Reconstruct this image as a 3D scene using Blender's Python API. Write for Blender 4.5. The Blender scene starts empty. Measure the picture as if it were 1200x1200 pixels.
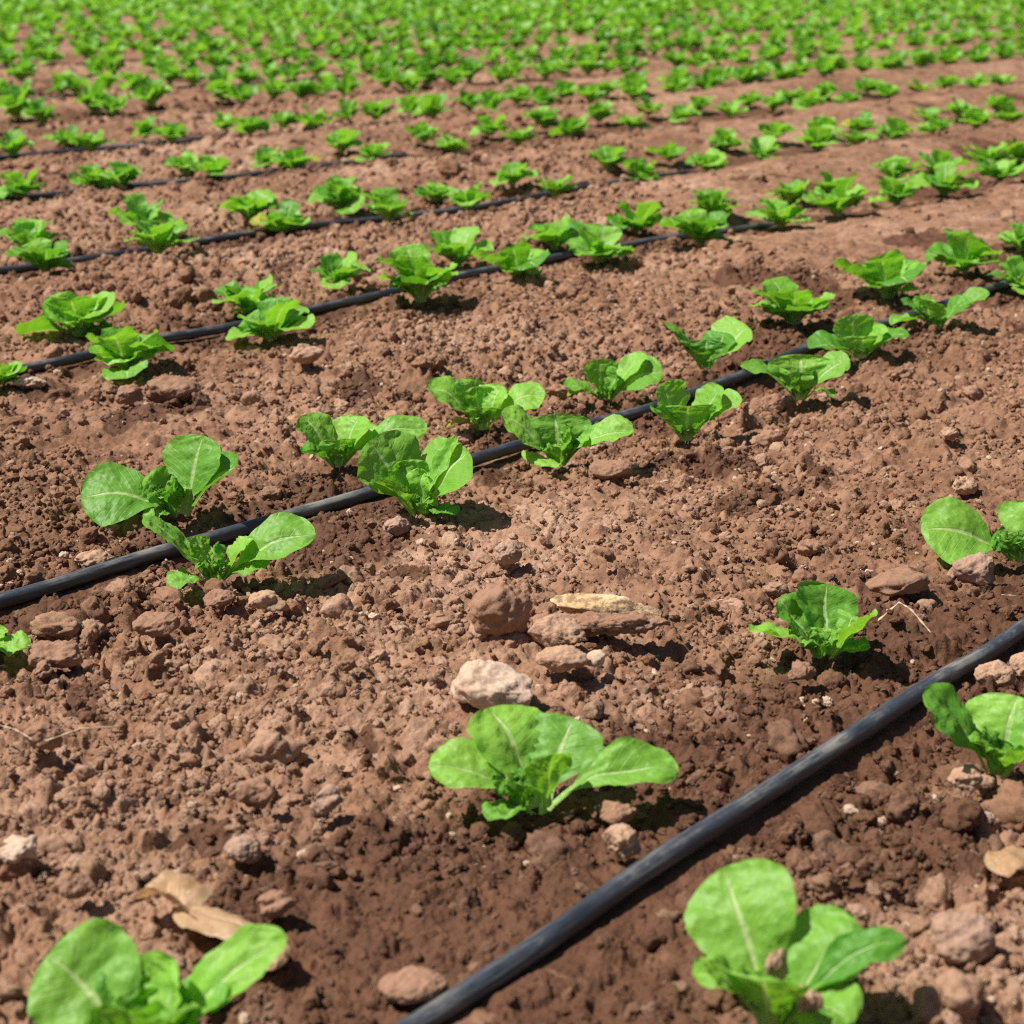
import bpy, math, random
import numpy as np
from mathutils import Vector

random.seed(7)
RNG = np.random.default_rng(11)
R = math.radians
sc = bpy.context.scene
C = sc.collection

# ------------------------------------------------------------------ camera numbers
IMG = 1200.0
FPX = 2200.0
HCAM = 0.60
VHOR = -62.0
PITCH = math.atan((600 - VHOR) / FPX)
CP, SP = math.cos(PITCH), math.sin(PITCH)
VPX = 2545.0
NROW = None


def ray(px, py):
    u, v = px - 600.0, py - 600.0
    return np.array([u, FPX * CP - v * SP, -(FPX * SP + v * CP)])


def flat_at(px, py):
    d = ray(px, py)
    t = HCAM / -d[2]
    return np.array([d[0] * t, d[1] * t])


def mpp_at(Y):      # metres per photo pixel at ground distance Y
    return math.hypot(Y * CP, 0) / FPX * 1.0 + HCAM * SP / FPX


# ------------------------------------------------------------------ noise
def _hash(ix, iy, seed):
    h = (ix.astype(np.int64) * 374761393 + iy.astype(np.int64) * 668265263 + seed * 1274126177) & 0xFFFFFFFF
    h = ((h ^ (h >> 13)) * 1274126177) & 0xFFFFFFFF
    h = ((h ^ (h >> 16)) * 2246822519) & 0xFFFFFFFF
    return ((h ^ (h >> 15)) & 0xFFFFFF) / float(0xFFFFFF)


def vnoise(x, y, seed=0):
    x = np.asarray(x, float); y = np.asarray(y, float)
    ix, iy = np.floor(x), np.floor(y)
    fx, fy = x - ix, y - iy
    fx = fx * fx * fx * (fx * (fx * 6 - 15) + 10); fy = fy * fy * fy * (fy * (fy * 6 - 15) + 10)
    a = _hash(ix, iy, seed); b = _hash(ix + 1, iy, seed)
    c = _hash(ix, iy + 1, seed); d = _hash(ix + 1, iy + 1, seed)
    return (a + (b - a) * fx + (c - a) * fy + (a - b - c + d) * fx * fy) * 2 - 1


def fbm(x, y, seed=0, octs=4, gain=.5):
    s = 0; a = 1; ca, sa = math.cos(.7), math.sin(.7)
    for k in range(octs):
        s = s + a * vnoise(x, y, seed + k * 17)
        x, y = (x * ca - y * sa) * 2.03 + 5.1, (x * sa + y * ca) * 2.03 + 1.7
        a *= gain
    return s


def crumbs(x, y, cell, seed, pres, rmin, rmax, warp=.30):
    x = x / cell; y = y / cell
    wx = x + warp * vnoise(x * 2.3, y * 2.3, seed + 3); wy = y + warp * vnoise(x * 2.3, y * 2.3, seed + 4)
    ix, iy = np.floor(wx), np.floor(wy)
    best = np.zeros_like(x)
    for dx in (-1, 0, 1):
        for dy in (-1, 0, 1):
            cx, cy = ix + dx, iy + dy
            px = cx + _hash(cx, cy, seed + 11); py = cy + _hash(cx, cy, seed + 12)
            r = rmin + (rmax - rmin) * _hash(cx, cy, seed + 13) ** 1.4
            ok = _hash(cx, cy, seed + 14) < pres
            ang = _hash(cx, cy, seed + 15) * 6.283
            ex = (wx - px) * np.cos(ang) + (wy - py) * np.sin(ang)
            ey = -(wx - px) * np.sin(ang) + (wy - py) * np.cos(ang)
            d2 = ex * ex * .8 + ey * ey * 1.35
            gx = _hash(cx, cy, seed + 16) * 1.2 - .6; gy = _hash(cx, cy, seed + 17) * 1.2 - .6
            h = np.sqrt(np.maximum(r * r - d2, 0))
            h = np.minimum(h, np.maximum(r * (.34 + .5 * _hash(cx, cy, seed + 18)) + gx * ex + gy * ey, h * .25)) * ok
            best = np.maximum(best, h)
    return best * cell * (.85 + .35 * vnoise(x * 3.1 + 4.4, y * 3.1, seed + 5))


def sstep(a, b, x):
    t = np.clip((x - a) / (b - a), 0, 1)
    return t * t * (3 - 2 * t)


# ------------------------------------------------------------------ the drip hoses: where they run
HPX = [
    [(485, 1200), (600, 1129), (765, 1015), (900, 930), (1000, 866), (1095, 802), (1200, 735)],
    [(0, 703), (80, 682), (180, 647), (255, 630), (330, 606), (422, 582), (565, 537), (602, 526), (680, 500),
     (755, 482), (805, 463), (855, 446), (900, 428), (1040, 380), (1107, 357), (1175, 335)],
    [(0, 440), (50, 430), (100, 420), (200, 396), (265, 386), (337, 370), (387, 357), (450, 344), (505, 330),
     (585, 315), (655, 299), (705, 292), (785, 279), (860, 269), (887, 265)],
    [(0, 316), (100, 301), (140, 295), (217, 285), (300, 272), (405, 260), (475, 252), (520, 247), (587, 237),
     (675, 220), (737, 211), (797, 201)],
    [(30, 229), (107, 221), (155, 215), (212, 212), (270, 207), (300, 203), (412, 190), (460, 182)],
    [(22, 182), (82, 177), (125, 172), (180, 169), (225, 162), (270, 157)],
]
TH = math.atan2((VPX - 600.0) * CP, FPX)              # row heading, from +Y towards +X
DIRV = np.array([math.sin(TH), math.cos(TH)])
NRMV = np.array([-math.cos(TH), math.sin(TH)])        # away from the camera


def sq(p):
    p = np.asarray(p)
    return p @ DIRV, p @ NRMV


hose_pts = []
qs = []
for row in HPX:
    P = np.array([flat_at(*p) for p in row])
    s, q = sq(P)
    qs.append(float(np.mean(q))); hose_pts.append((s, q))
SPACE = (qs[5] - qs[0]) / 5.0
NHOSE = 12
ROWQ = list(qs)
while len(ROWQ) < 75:
    ROWQ.append(ROWQ[-1] + SPACE * 1.1)
print('rows q', [round(v, 3) for v in qs], 'space', SPACE, 'theta', math.degrees(TH), 'pitch', math.degrees(PITCH))
QK = np.array([qs[0] - SPACE * k for k in (4, 3, 2, 1)] + ROWQ)
IK = np.arange(-4, len(ROWQ))


def hose_q(k, s):
    """perpendicular position of hose k at distance s along the rows"""
    if k < len(hose_pts):
        hs, hq = hose_pts[k]
        base = np.interp(s, hs, hq)
        return base
    return ROWQ[k] + .012 * np.sin(np.asarray(s) * 1.7 + k * 2.1)


def hlow(x, y):
    """the lie of the land: hoses run in shallow troughs between low berms"""
    x = np.asarray(x, float); y = np.asarray(y, float)
    q = x * NRMV[0] + y * NRMV[1]; s = x * DIRV[0] + y * DIRV[1]
    ph = np.interp(q + .035 * vnoise(s * 1.1, q * .8, 91), QK, IK)
    amp = .020 + .006 * sstep(.4, 2.2, ph) + .024 * sstep(1.2, 2.2, ph) * sstep(.02, .16, x / np.maximum(y, .5))
    h = amp * (.5 - .5 * np.cos(2 * np.pi * ph)) ** 1.25
    h = h + .009 * fbm(x * 2.4, y * 2.4, 31, 3)
    return h


def ground_at(px, py):
    d = ray(px, py)
    t = HCAM / -d[2]
    for _ in range(30):
        z = float(hlow(d[0] * t, d[1] * t))
        t = .5 * t + .5 * (HCAM - z) / -d[2]
    return np.array([d[0] * t, d[1] * t, float(hlow(d[0] * t, d[1] * t))])


HR = .0077


def on_ground(px, py, lift):
    d = ray(px, py); t = HCAM / -d[2]
    for _ in range(40):
        t = .5 * t + .5 * (HCAM - lift - float(hlow(d[0] * t, d[1] * t))) / -d[2]
    return np.array([d[0] * t, d[1] * t])


hose_pts = [sq(np.array([on_ground(p[0], p[1], HR * .55) for p in row])) for row in HPX]


def hose_dist(x, y):
    q = x * NRMV[0] + y * NRMV[1]; s = x * DIRV[0] + y * DIRV[1]
    best = np.full_like(q, 9.0); which = np.zeros_like(q, dtype=int)
    for k in range(NHOSE):
        d = q - hose_q(k, s)
        m = np.abs(d) < np.abs(best)
        best = np.where(m, d, best); which = np.where(m, k, which)
    rest = np.abs(((q - ROWQ[NHOSE - 1]) / SPACE + .5) % 1.0 - .5) * SPACE
    best = np.where(q > ROWQ[NHOSE - 1] + SPACE * .5, rest, best)
    return best, s, which


DAMP = [(*on_ground(px, py, 0), rx, ry) for px, py, rx, ry in ((450, 1085, .115, .17), (640, 1015, .10, .13), (800, 890, .10, .16), (400, 640, .07, .10), (1040, 740, .09, .10), (700, 1180, .10, .12), (1010, 960, .08, .14))]


def wetness(x, y):
    d, s, k = hose_dist(x, y)
    wid = .078 + .105 * fbm(s * 3.4, k * 7.3, 51, 3) + .07 * fbm(x * 9, y * 9, 52, 4, .6)
    near = np.where(k == 0, .045, 0.0)
    w = 1 - sstep(wid * .45 + near, wid * 1.1 + near * 1.8 + .01, np.abs(d - .01 + .03 * fbm(x * 40, y * 40, 53, 3)))
    for cx, cy, rx, ry in DAMP:                          # damp spots round the drippers of the front hose
        e = np.hypot((x - cx) / rx, (y - cy) / ry) + .38 * fbm(x * 12, y * 12, 54, 4, .6)
        w = np.maximum(w, 1 - sstep(.55, 1.25, e))
    return np.clip(w, 0, 1)


# ------------------------------------------------------------------ materials
def new_mat(name):
    m = bpy.data.materials.new(name); m.use_nodes = True
    nt = m.node_tree
    for n in list(nt.nodes): nt.nodes.remove(n)
    out = nt.nodes.new('ShaderNodeOutputMaterial')
    return m, nt, out


def N(nt, t, **kw):
    n = nt.nodes.new(t)
    for k, v in kw.items():
        if k.startswith('i_'):
            key = k[2:]
            key = int(key) if key.isdigit() else key.replace('_', ' ')
            n.inputs[key].default_value = v
        else:
            setattr(n, k, v)
    return n


def ramp(nt, stops):
    n = nt.nodes.new('ShaderNodeValToRGB')
    el = n.color_ramp.elements
    while len(el) < len(stops): el.new(.5)
    for e, (p, c) in zip(el, stops):
        e.position = p; e.color = (*c, 1) if len(c) == 3 else c
    return n


def mixc(nt, fac, a, b, mode='MIX'):
    n = nt.nodes.new('ShaderNodeMix'); n.data_type = 'RGBA'; n.blend_type = mode
    L = nt.links
    for sock, v in ((n.inputs[0], fac), (n.inputs[6], a), (n.inputs[7], b)):
        if hasattr(v, 'is_linked') or hasattr(v, 'links'): L.new(v, sock)
        elif isinstance(v, (int, float)): sock.default_value = v
        else: sock.default_value = (*v, 1)
    return n.outputs[2]


def math_n(nt, op, a, b=None, clamp=False):
    n = nt.nodes.new('ShaderNodeMath'); n.operation = op; n.use_clamp = clamp
    for i, v in enumerate((a, b)):
        if v is None: continue
        if hasattr(v, 'links'): nt.links.new(v, n.inputs[i])
        else: n.inputs[i].default_value = v
    return n.outputs[0]


DRY = (.290, .157, .092); DRY2 = (.200, .102, .057); DRY3 = (.415, .258, .170); CHIP = (.60, .44, .31)
WET = (.078, .034, .0165); WET2 = (.142, .064, .033)


def soil_material(name, instanced=False):
    m, nt, out = new_mat(name); L = nt.links
    geo = N(nt, 'ShaderNodeNewGeometry')
    if instanced:
        tc = N(nt, 'ShaderNodeTexCoord'); co = tc.outputs['Object']
        at = N(nt, 'ShaderNodeAttribute', attribute_type='INSTANCER', attribute_name='wet')
        tt = N(nt, 'ShaderNodeAttribute', attribute_type='INSTANCER', attribute_name='tint')
        s1, s2, s3 = 1.2, 4.0, 14.0
    else:
        co = geo.outputs['Position']
        at = N(nt, 'ShaderNodeAttribute', attribute_name='wet')
        tt = N(nt, 'ShaderNodeAttribute', attribute_name='tint')
        s1, s2, s3 = 3.0, 38.0, 210.0
    n1 = N(nt, 'ShaderNodeTexNoise', i_Scale=s1, i_Detail=4.0); L.new(co, n1.inputs['Vector'])
    n2 = N(nt, 'ShaderNodeTexNoise', i_Scale=s2, i_Detail=6.0, i_Roughness=.65); L.new(co, n2.inputs['Vector'])
    n3 = N(nt, 'ShaderNodeTexNoise', i_Scale=s3, i_Detail=5.0, i_Roughness=.7); L.new(co, n3.inputs['Vector'])
    r1 = ramp(nt, [(.3, DRY2), (.55, DRY), (.85, DRY3), (1.0, CHIP)]); L.new(tt.outputs['Fac'], r1.inputs[0])
    dry = r1.outputs[0]
    r2 = ramp(nt, [(.36, (.72, .70, .69)), (.5, (1, 1, 1)), (.66, (1.16, 1.15, 1.15))]); L.new(n2.outputs['Fac'], r2.inputs[0])
    dry = mixc(nt, 1.0, dry, r2.outputs[0], 'MULTIPLY')
    r3 = ramp(nt, [(.3, (.78, .78, .78)), (.7, (1.14, 1.14, 1.14))]); L.new(n3.outputs['Fac'], r3.inputs[0])
    dry = mixc(nt, .8, dry, r3.outputs[0], 'MULTIPLY')
    rw = ramp(nt, [(.35, WET), (.65, WET2)]); L.new(n2.outputs['Fac'], rw.inputs[0])
    col = mixc(nt, at.outputs['Fac'], dry, rw.outputs[0])
    b = N(nt, 'ShaderNodeBsdfPrincipled')
    L.new(col, b.inputs['Base Color'])
    ro = N(nt, 'ShaderNodeMapRange', i_3=.95, i_4=.72); L.new(at.outputs['Fac'], ro.inputs[0]); L.new(ro.outputs[0], b.inputs['Roughness'])
    b.inputs['Specular IOR Level'].default_value = .22
    bump = N(nt, 'ShaderNodeBump', i_Strength=.9, i_Distance=.0036 if not instanced else .0011)
    bsum = math_n(nt, 'ADD', math_n(nt, 'MULTIPLY', n2.outputs['Fac'], .6 if instanced else 1.0), math_n(nt, 'MULTIPLY', n3.outputs['Fac'], .7))
    L.new(bsum, bump.inputs['Height'])
    L.new(bump.outputs[0], b.inputs['Normal'])
    L.new(b.outputs[0], out.inputs[0])
    return m


def stone_material(name, c1, c2, dirt=.4, dirtcol=DRY2, sc1=22.0):
    m, nt, out = new_mat(name); L = nt.links
    tc = N(nt, 'ShaderNodeTexCoord'); co = tc.outputs['Object']
    n1 = N(nt, 'ShaderNodeTexNoise', i_Scale=sc1 * 2, i_Detail=6.0, i_Roughness=.65); L.new(co, n1.inputs['Vector'])
    n2 = N(nt, 'ShaderNodeTexNoise', i_Scale=sc1 * 4, i_Detail=6.0, i_Roughness=.7); L.new(co, n2.inputs['Vector'])
    n3 = N(nt, 'ShaderNodeTexNoise', i_Scale=sc1 * 26, i_Detail=4.0); L.new(co, n3.inputs['Vector'])
    r1 = ramp(nt, [(.35, c1), (.65, c2)]); L.new(n1.outputs['Fac'], r1.inputs[0])
    rd = ramp(nt, [(.62 - dirt * .4, (0, 0, 0)), (.70 - dirt * .25, (1, 1, 1))]); L.new(n2.outputs['Fac'], rd.inputs[0])
    col = mixc(nt, math_n(nt, 'MULTIPLY', rd.outputs[0], min(1, dirt * 1.6)), r1.outputs[0], dirtcol)
    r3 = ramp(nt, [(.3, (.82, .82, .82)), (.7, (1.1, 1.1, 1.1))]); L.new(n3.outputs['Fac'], r3.inputs[0])
    col = mixc(nt, 1, col, r3.outputs[0], 'MULTIPLY')
    b = N(nt, 'ShaderNodeBsdfPrincipled', i_Roughness=.88); b.inputs['Specular IOR Level'].default_value = .25
    L.new(col, b.inputs['Base Color'])
    bump = N(nt, 'ShaderNodeBump', i_Strength=.5, i_Distance=.0022)
    L.new(math_n(nt, 'ADD', n2.outputs['Fac'], math_n(nt, 'MULTIPLY', n3.outputs['Fac'], .5)), bump.inputs['Height'])
    L.new(bump.outputs[0], b.inputs['Normal']); L.new(b.outputs[0], out.inputs[0])
    return m


def leaf_material(name, base, deep, rib, trans, crink=1.0):
    m, nt, out = new_mat(name); L = nt.links
    uv = N(nt, 'ShaderNodeUVMap', uv_map='UVMap')
    sep = N(nt, 'ShaderNodeSeparateXYZ'); L.new(uv.outputs[0], sep.inputs[0])
    U, V = sep.outputs[0], sep.outputs[1]
    a = math_n(nt, 'ABSOLUTE', math_n(nt, 'SUBTRACT', U, .5))           # 0 at the midrib, .5 at the margin
    geo = N(nt, 'ShaderNodeNewGeometry')
    info = N(nt, 'ShaderNodeObjectInfo')
    tn = N(nt, 'ShaderNodeAttribute', attribute_name='tone')
    n1 = N(nt, 'ShaderNodeTexNoise', i_Scale=55.0, i_Detail=4.0); L.new(geo.outputs['Position'], n1.inputs['Vector'])
    n2 = N(nt, 'ShaderNodeTexNoise', i_Scale=420.0, i_Detail=3.0); L.new(geo.outputs['Position'], n2.inputs['Vector'])
    tone = math_n(nt, 'ADD', math_n(nt, 'MULTIPLY', n1.outputs['Fac'], .30), math_n(nt, 'MULTIPLY', tn.outputs['Fac'], .75))
    tone = math_n(nt, 'ADD', tone, math_n(nt, 'MULTIPLY', math_n(nt, 'SUBTRACT', info.outputs['Random'], .5), .3))
    rc = ramp(nt, [(.25, deep), (.75, base)]); L.new(tone, rc.inputs[0])
    # side veins
    ph = math_n(nt, 'SUBTRACT', math_n(nt, 'MULTIPLY', V, 11.0), math_n(nt, 'MULTIPLY', a, 5.0))
    ph = math_n(nt, 'ADD', ph, math_n(nt, 'MULTIPLY', n1.outputs['Fac'], .5))
    fr = math_n(nt, 'ABSOLUTE', math_n(nt, 'SUBTRACT', math_n(nt, 'FRACT', ph), .5))
    vein = math_n(nt, 'SUBTRACT', 1.0, math_n(nt, 'MULTIPLY', fr, 11.0), True)
    vein = math_n(nt, 'MULTIPLY', vein, .22)
    # midrib widens towards the stalk
    wd = N(nt, 'ShaderNodeMapRange', i_1=.0, i_2=1.0, i_3=.068, i_4=.006); L.new(V, wd.inputs[0])
    md = math_n(nt, 'DIVIDE', a, wd.outputs[0])
    rib_m = N(nt, 'ShaderNodeMapRange', i_1=.55, i_2=1.35, i_3=1.0, i_4=.0); L.new(md, rib_m.inputs[0])
    stalk = N(nt, 'ShaderNodeMapRange', i_1=.02, i_2=.28, i_3=.75, i_4=.0); L.new(V, stalk.inputs[0])
    lines = math_n(nt, 'MAXIMUM', math_n(nt, 'MAXIMUM', vein, math_n(nt, 'MULTIPLY', rib_m.outputs[0], .7)), stalk.outputs[0], True)
    col = mixc(nt, lines, rc.outputs[0], rib)
    fine = ramp(nt, [(.3, (.84, .86, .8)), (.7, (1.12, 1.1, 1.1))]); L.new(n2.outputs['Fac'], fine.inputs[0])
    col = mixc(nt, .8, col, fine.outputs[0], 'MULTIPLY')
    b = N(nt, 'ShaderNodeBsdfPrincipled', i_Roughness=.50); b.inputs['Specular IOR Level'].default_value = .40
    L.new(col, b.inputs['Base Color'])
    tr = N(nt, 'ShaderNodeBsdfTranslucent')
    L.new(mixc(nt, 1, col, trans, 'MULTIPLY'), tr.inputs['Color'])
    vo = N(nt, 'ShaderNodeTexVoronoi', feature='SMOOTH_F1', i_Scale=150.0); L.new(geo.outputs['Position'], vo.inputs['Vector'])
    hgt = math_n(nt, 'SUBTRACT', math_n(nt, 'SUBTRACT', math_n(nt, 'MULTIPLY', n1.outputs['Fac'], .5), math_n(nt, 'MULTIPLY', vo.outputs['Distance'], .5)), math_n(nt, 'MULTIPLY', lines, .3))
    bump = N(nt, 'ShaderNodeBump', i_Strength=.8 * crink, i_Distance=.0034); L.new(hgt, bump.inputs['Height'])
    L.new(bump.outputs[0], b.inputs['Normal']); L.new(bump.outputs[0], tr.inputs['Normal'])
    mx = N(nt, 'ShaderNodeMixShader', i_0=.38); L.new(b.outputs[0], mx.inputs[1]); L.new(tr.outputs[0], mx.inputs[2])
    L.new(mx.outputs[0], out.inputs[0])
    return m


def hose_material():
    m, nt, out = new_mat('black_hose'); L = nt.links
    uv = N(nt, 'ShaderNodeUVMap', uv_map='UVMap')
    mp = N(nt, 'ShaderNodeMapping'); mp.inputs['Scale'].default_value = (22, 9, 1); L.new(uv.outputs[0], mp.inputs[0])
    mp2 = N(nt, 'ShaderNodeMapping'); mp2.inputs['Scale'].default_value = (9, 2.5, 1); L.new(uv.outputs[0], mp2.inputs[0])
    n1 = N(nt, 'ShaderNodeTexNoise', i_Scale=1.0, i_Detail=7.0, i_Roughness=.72); L.new(mp.outputs[0], n1.inputs['Vector'])
    n2 = N(nt, 'ShaderNodeTexNoise', i_Scale=1.0, i_Detail=4.0); L.new(mp2.outputs[0], n2.inputs['Vector'])
    f = math_n(nt, 'ADD', math_n(nt, 'MULTIPLY', n1.outputs['Fac'], .75), math_n(nt, 'MULTIPLY', n2.outputs['Fac'], .5))
    r = ramp(nt, [(.50, (.022, .026, .035)), (.64, (.048, .053, .064)), (.80, (.22, .205, .18))]); L.new(f, r.inputs[0])
    b = N(nt, 'ShaderNodeBsdfPrincipled'); L.new(r.outputs[0], b.inputs['Base Color'])
    rr = ramp(nt, [(.5, (.36, .36, .36)), (.85, (.7, .7, .7))]); L.new(f, rr.inputs[0]); L.new(rr.outputs[0], b.inputs['Roughness'])
    b.inputs['Specular IOR Level'].default_value = .55
    bump = N(nt, 'ShaderNodeBump', i_Strength=.3, i_Distance=.001); L.new(n1.outputs['Fac'], bump.inputs['Height']); L.new(bump.outputs[0], b.inputs['Normal'])
    L.new(b.outputs[0], out.inputs[0])
    return m


M_SOIL = soil_material('soil')
M_CLOD = soil_material('clod_soil', True)
M_LEAF = leaf_material('lettuce_leaf', (.265, .535, .066), (.105, .315, .026), (.56, .70, .32), (1.3, 1.4, .5))
M_HEART = leaf_material('lettuce_heart', (.225, .47, .060), (.13, .33, .030), (.40, .58, .17), (1.25, 1.35, .5), 1.8)
M_YELLOW = leaf_material('old_leaf', (.50, .50, .07), (.32, .38, .05), (.60, .60, .25), (1.2, 1.2, .6))
M_DRYLEAF = leaf_material('dry_leaf', (.60, .39, .22), (.50, .30, .15), (.64, .46, .29), (1, .9, .7))
M_HOSE = hose_material()
M_PALE = stone_material('pale_stone', (.52, .345, .235), (.66, .50, .385), .35, DRY, 14.0)
M_TAN = stone_material('tan_stone', (.40, .240, .150), (.50, .325, .215), .4)
M_BROWN = stone_material('brown_clod', (.265, .142, .085), (.33, .188, .120), .2)
M_GREY = stone_material('grey_stone', (.35, .215, .15), (.45, .30, .22), .4)
M_OCHRE = stone_material('ochre_stone', (.72, .45, .21), (.82, .62, .38), .5)
M_RED = stone_material('red_stone', (.30, .155, .098), (.39, .225, .15), .4)
M_STRAW = stone_material('straw', (.46, .34, .22), (.58, .46, .32), .3)


# ------------------------------------------------------------------ object helpers
def mesh_obj(name, verts, faces, mat, parent=None, uv=None, smooth=True, tone=None):
    me = bpy.data.meshes.new(name)
    me.from_pydata([tuple(v) for v in verts], [], faces)
    if smooth: me.polygons.foreach_set('use_smooth', [True] * len(me.polygons))
    if uv is not None: put_uv(me, uv)
    if tone is not None:
        a = me.attributes.new('tone', 'FLOAT', 'POINT'); a.data.foreach_set('value', np.asarray(tone, np.float32))
    me.materials.append(mat)
    o = bpy.data.objects.new(name, me); C.objects.link(o)
    if parent: o.parent = parent
    return o


def put_uv(me, uv):
    ul = me.uv_layers.new(name='UVMap')
    vi = np.empty(len(me.loops), np.int32); me.loops.foreach_get('vertex_index', vi)
    ul.data.foreach_set('uv', np.asarray(uv, np.float32)[vi].ravel())


def tag(o, label, cat, group=None, kind=None):
    if label: o['label'] = label
    if cat: o['category'] = cat
    if group: o['group'] = group
    if kind: o['kind'] = kind
    return o


# ------------------------------------------------------------------ ground sheet
def big_arrays_mesh(name, X, Y, Z, mat, attrs):
    nr, nc = X.shape
    me = bpy.data.meshes.new(name)
    me.vertices.add(nr * nc)
    co = np.stack([X, Y, Z], -1).reshape(-1, 3).astype(np.float32)
    me.vertices.foreach_set('co', co.ravel())
    i = (np.arange(nr - 1)[:, None] * nc + np.arange(nc - 1)[None, :])
    quads = np.stack([i, i + 1, i + nc + 1, i + nc], -1).reshape(-1, 4).astype(np.int32)
    nq = len(quads)
    me.loops.add(nq * 4); me.loops.foreach_set('vertex_index', quads.ravel())
    me.polygons.add(nq)
    me.polygons.foreach_set('loop_start', np.arange(0, nq * 4, 4, dtype=np.int32))
    me.polygons.foreach_set('use_smooth', np.ones(nq, bool))
    me.update(calc_edges=True)
    for n, v in attrs.items():
        a = me.attributes.new(n, 'FLOAT', 'POINT'); a.data.foreach_set('value', v.ravel().astype(np.float32))
    me.materials.append(mat)
    o = bpy.data.objects.new(name, me); C.objects.link(o)
    return o


def rough_mask(x, y):
    """1 where the soil is coarse, smaller where it is fine and raked smooth"""
    r = .86 + .38 * fbm(x * 1.6, y * 1.6, 71, 3)
    q = x * NRMV[0] + y * NRMV[1]
    berm = np.abs(np.interp(q, QK, IK) % 1.0 - .5)
    d = (x - 1.0) / 1.0
    r = r * (1 - .62 * sstep(0, .5, x - .03 * y) * sstep(3.1, 3.9, y))
    r = r * (1 + .22 * (1 - sstep(1.3, 2.1, y)))
    return np.clip(r, .28, 1.5)


def fine_height(x, y, far):
    rm = rough_mask(x, y)
    d, s, k = hose_dist(x, y)
    c1 = crumbs(x, y, .105, 201, .26, .20, .42)
    c2 = crumbs(x, y, .052, 211, .50, .16, .48)
    c3 = crumbs(x, y, .027, 221, .66, .18, .52)
    c4 = crumbs(x, y, .014, 231, .75, .20, .55)
    near = 1 - sstep(4.0, 7.0, y)
    h = (.55 * c1 + .95 * c2 + 1.1 * c3 + 1.05 * c4) * rm
    m = y[:, 0] < 7.0
    if m.any():
        n = int(m.sum())
        c5 = crumbs(x[:n], y[:n], .0075, 241, .8, .22, .56)
        h[:n] += 1.05 * c5 * near[:n] * (.6 + .4 * rm[:n])
    h = h - .0130 * rm + .0060 * fbm(x * 22, y * 22, 81, 6, .62) * (.6 + .4 * rm) + .006 * fbm(x * 7, y * 7, 82, 2)
    keep = sstep(.004, .035, np.abs(d))
    return h * (.15 + .85 * keep) - .003 * (1 - keep), d


def build_ground():
    ys = [.42]
    while ys[-1] < 900:
        y = ys[-1]
        st = .00125 if y < 3.2 else .00125 + .0022 * min(1, (y - 3.2) / 4)
        if y < .85: st = .006
        if y > 16: st = .006
        if y > 32: st = .12
        ys.append(y * (1 + st))
    ys = np.array(ys)
    a = np.arange(-.325, .3251, .00098)
    e = np.linspace(0, 1, 91)[1:] ** 1.7
    Yg = ys[:, None]
    inner = a[None, :] * Yg
    ext = e[None, :] * (2.2 + 1.1 * Yg)
    X = np.concatenate([(-.325 * Yg - ext)[:, ::-1], inner, .325 * Yg + ext], 1)
    Y = np.repeat(ys[:, None], X.shape[1], 1)
    print('ground', X.shape, X.size)
    Z = hlow(X, Y)
    f, d = fine_height(X, Y, None)
    Z = Z + f * (1 - sstep(30, 40, Y))
    wet = wetness(X, Y)
    tint = .5 + .16 * fbm(X * 2.1, Y * 2.1, 301, 4, .6) + .14 * fbm(X * 30, Y * 30, 302, 3)
    o = big_arrays_mesh('ground', X, Y, Z, M_SOIL, {'wet': wet, 'tint': np.clip(tint, 0, .86)})
    tag(o, 'crumbly reddish brown tilled field soil', None, kind='structure')
    return o


build_ground()


# ------------------------------------------------------------------ rocks and clods
def ico(sub):
    import bmesh
    bm = bmesh.new(); bmesh.ops.create_icosphere(bm, subdivisions=sub, radius=1.0)
    v = np.array([p.co[:] for p in bm.verts]); f = [tuple(q.index for q in p.verts) for p in bm.faces]
    bm.free()
    return v, f


ICO = {k: ico(k) for k in (2, 3, 4, 5)}


def n3(v, f, seed):
    x, y, z = v[:, 0] * f, v[:, 1] * f, v[:, 2] * f
    return (vnoise(x + 31.3, y - z * .6, seed) + vnoise(y + 11.1, z - x * .6, seed + 1) + vnoise(z + 7.7, x - y * .6, seed + 2)) / 1.7


def rock_verts(seed, sub=4, facets=6, cut=.72, rough=.18, fine=.05):
    v, f = ICO[sub]; v = v.copy(); r = np.random.default_rng(seed)
    for _ in range(facets):
        n = r.normal(size=3); n /= np.linalg.norm(n)
        d = cut + r.uniform(-.12, .2)
        h = v @ n
        v = v - np.maximum(h - d, 0)[:, None] * n * .92
    n0 = v / np.linalg.norm(v, axis=1)[:, None]
    v = v + n0 * (rough * n3(v, 1.4, seed) + rough * .45 * n3(v, 3.3, seed + 9) + fine * n3(v, 8.0, seed + 19) + fine * .6 * n3(v, 17.0, seed + 29))[:, None]
    return v, f


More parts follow.
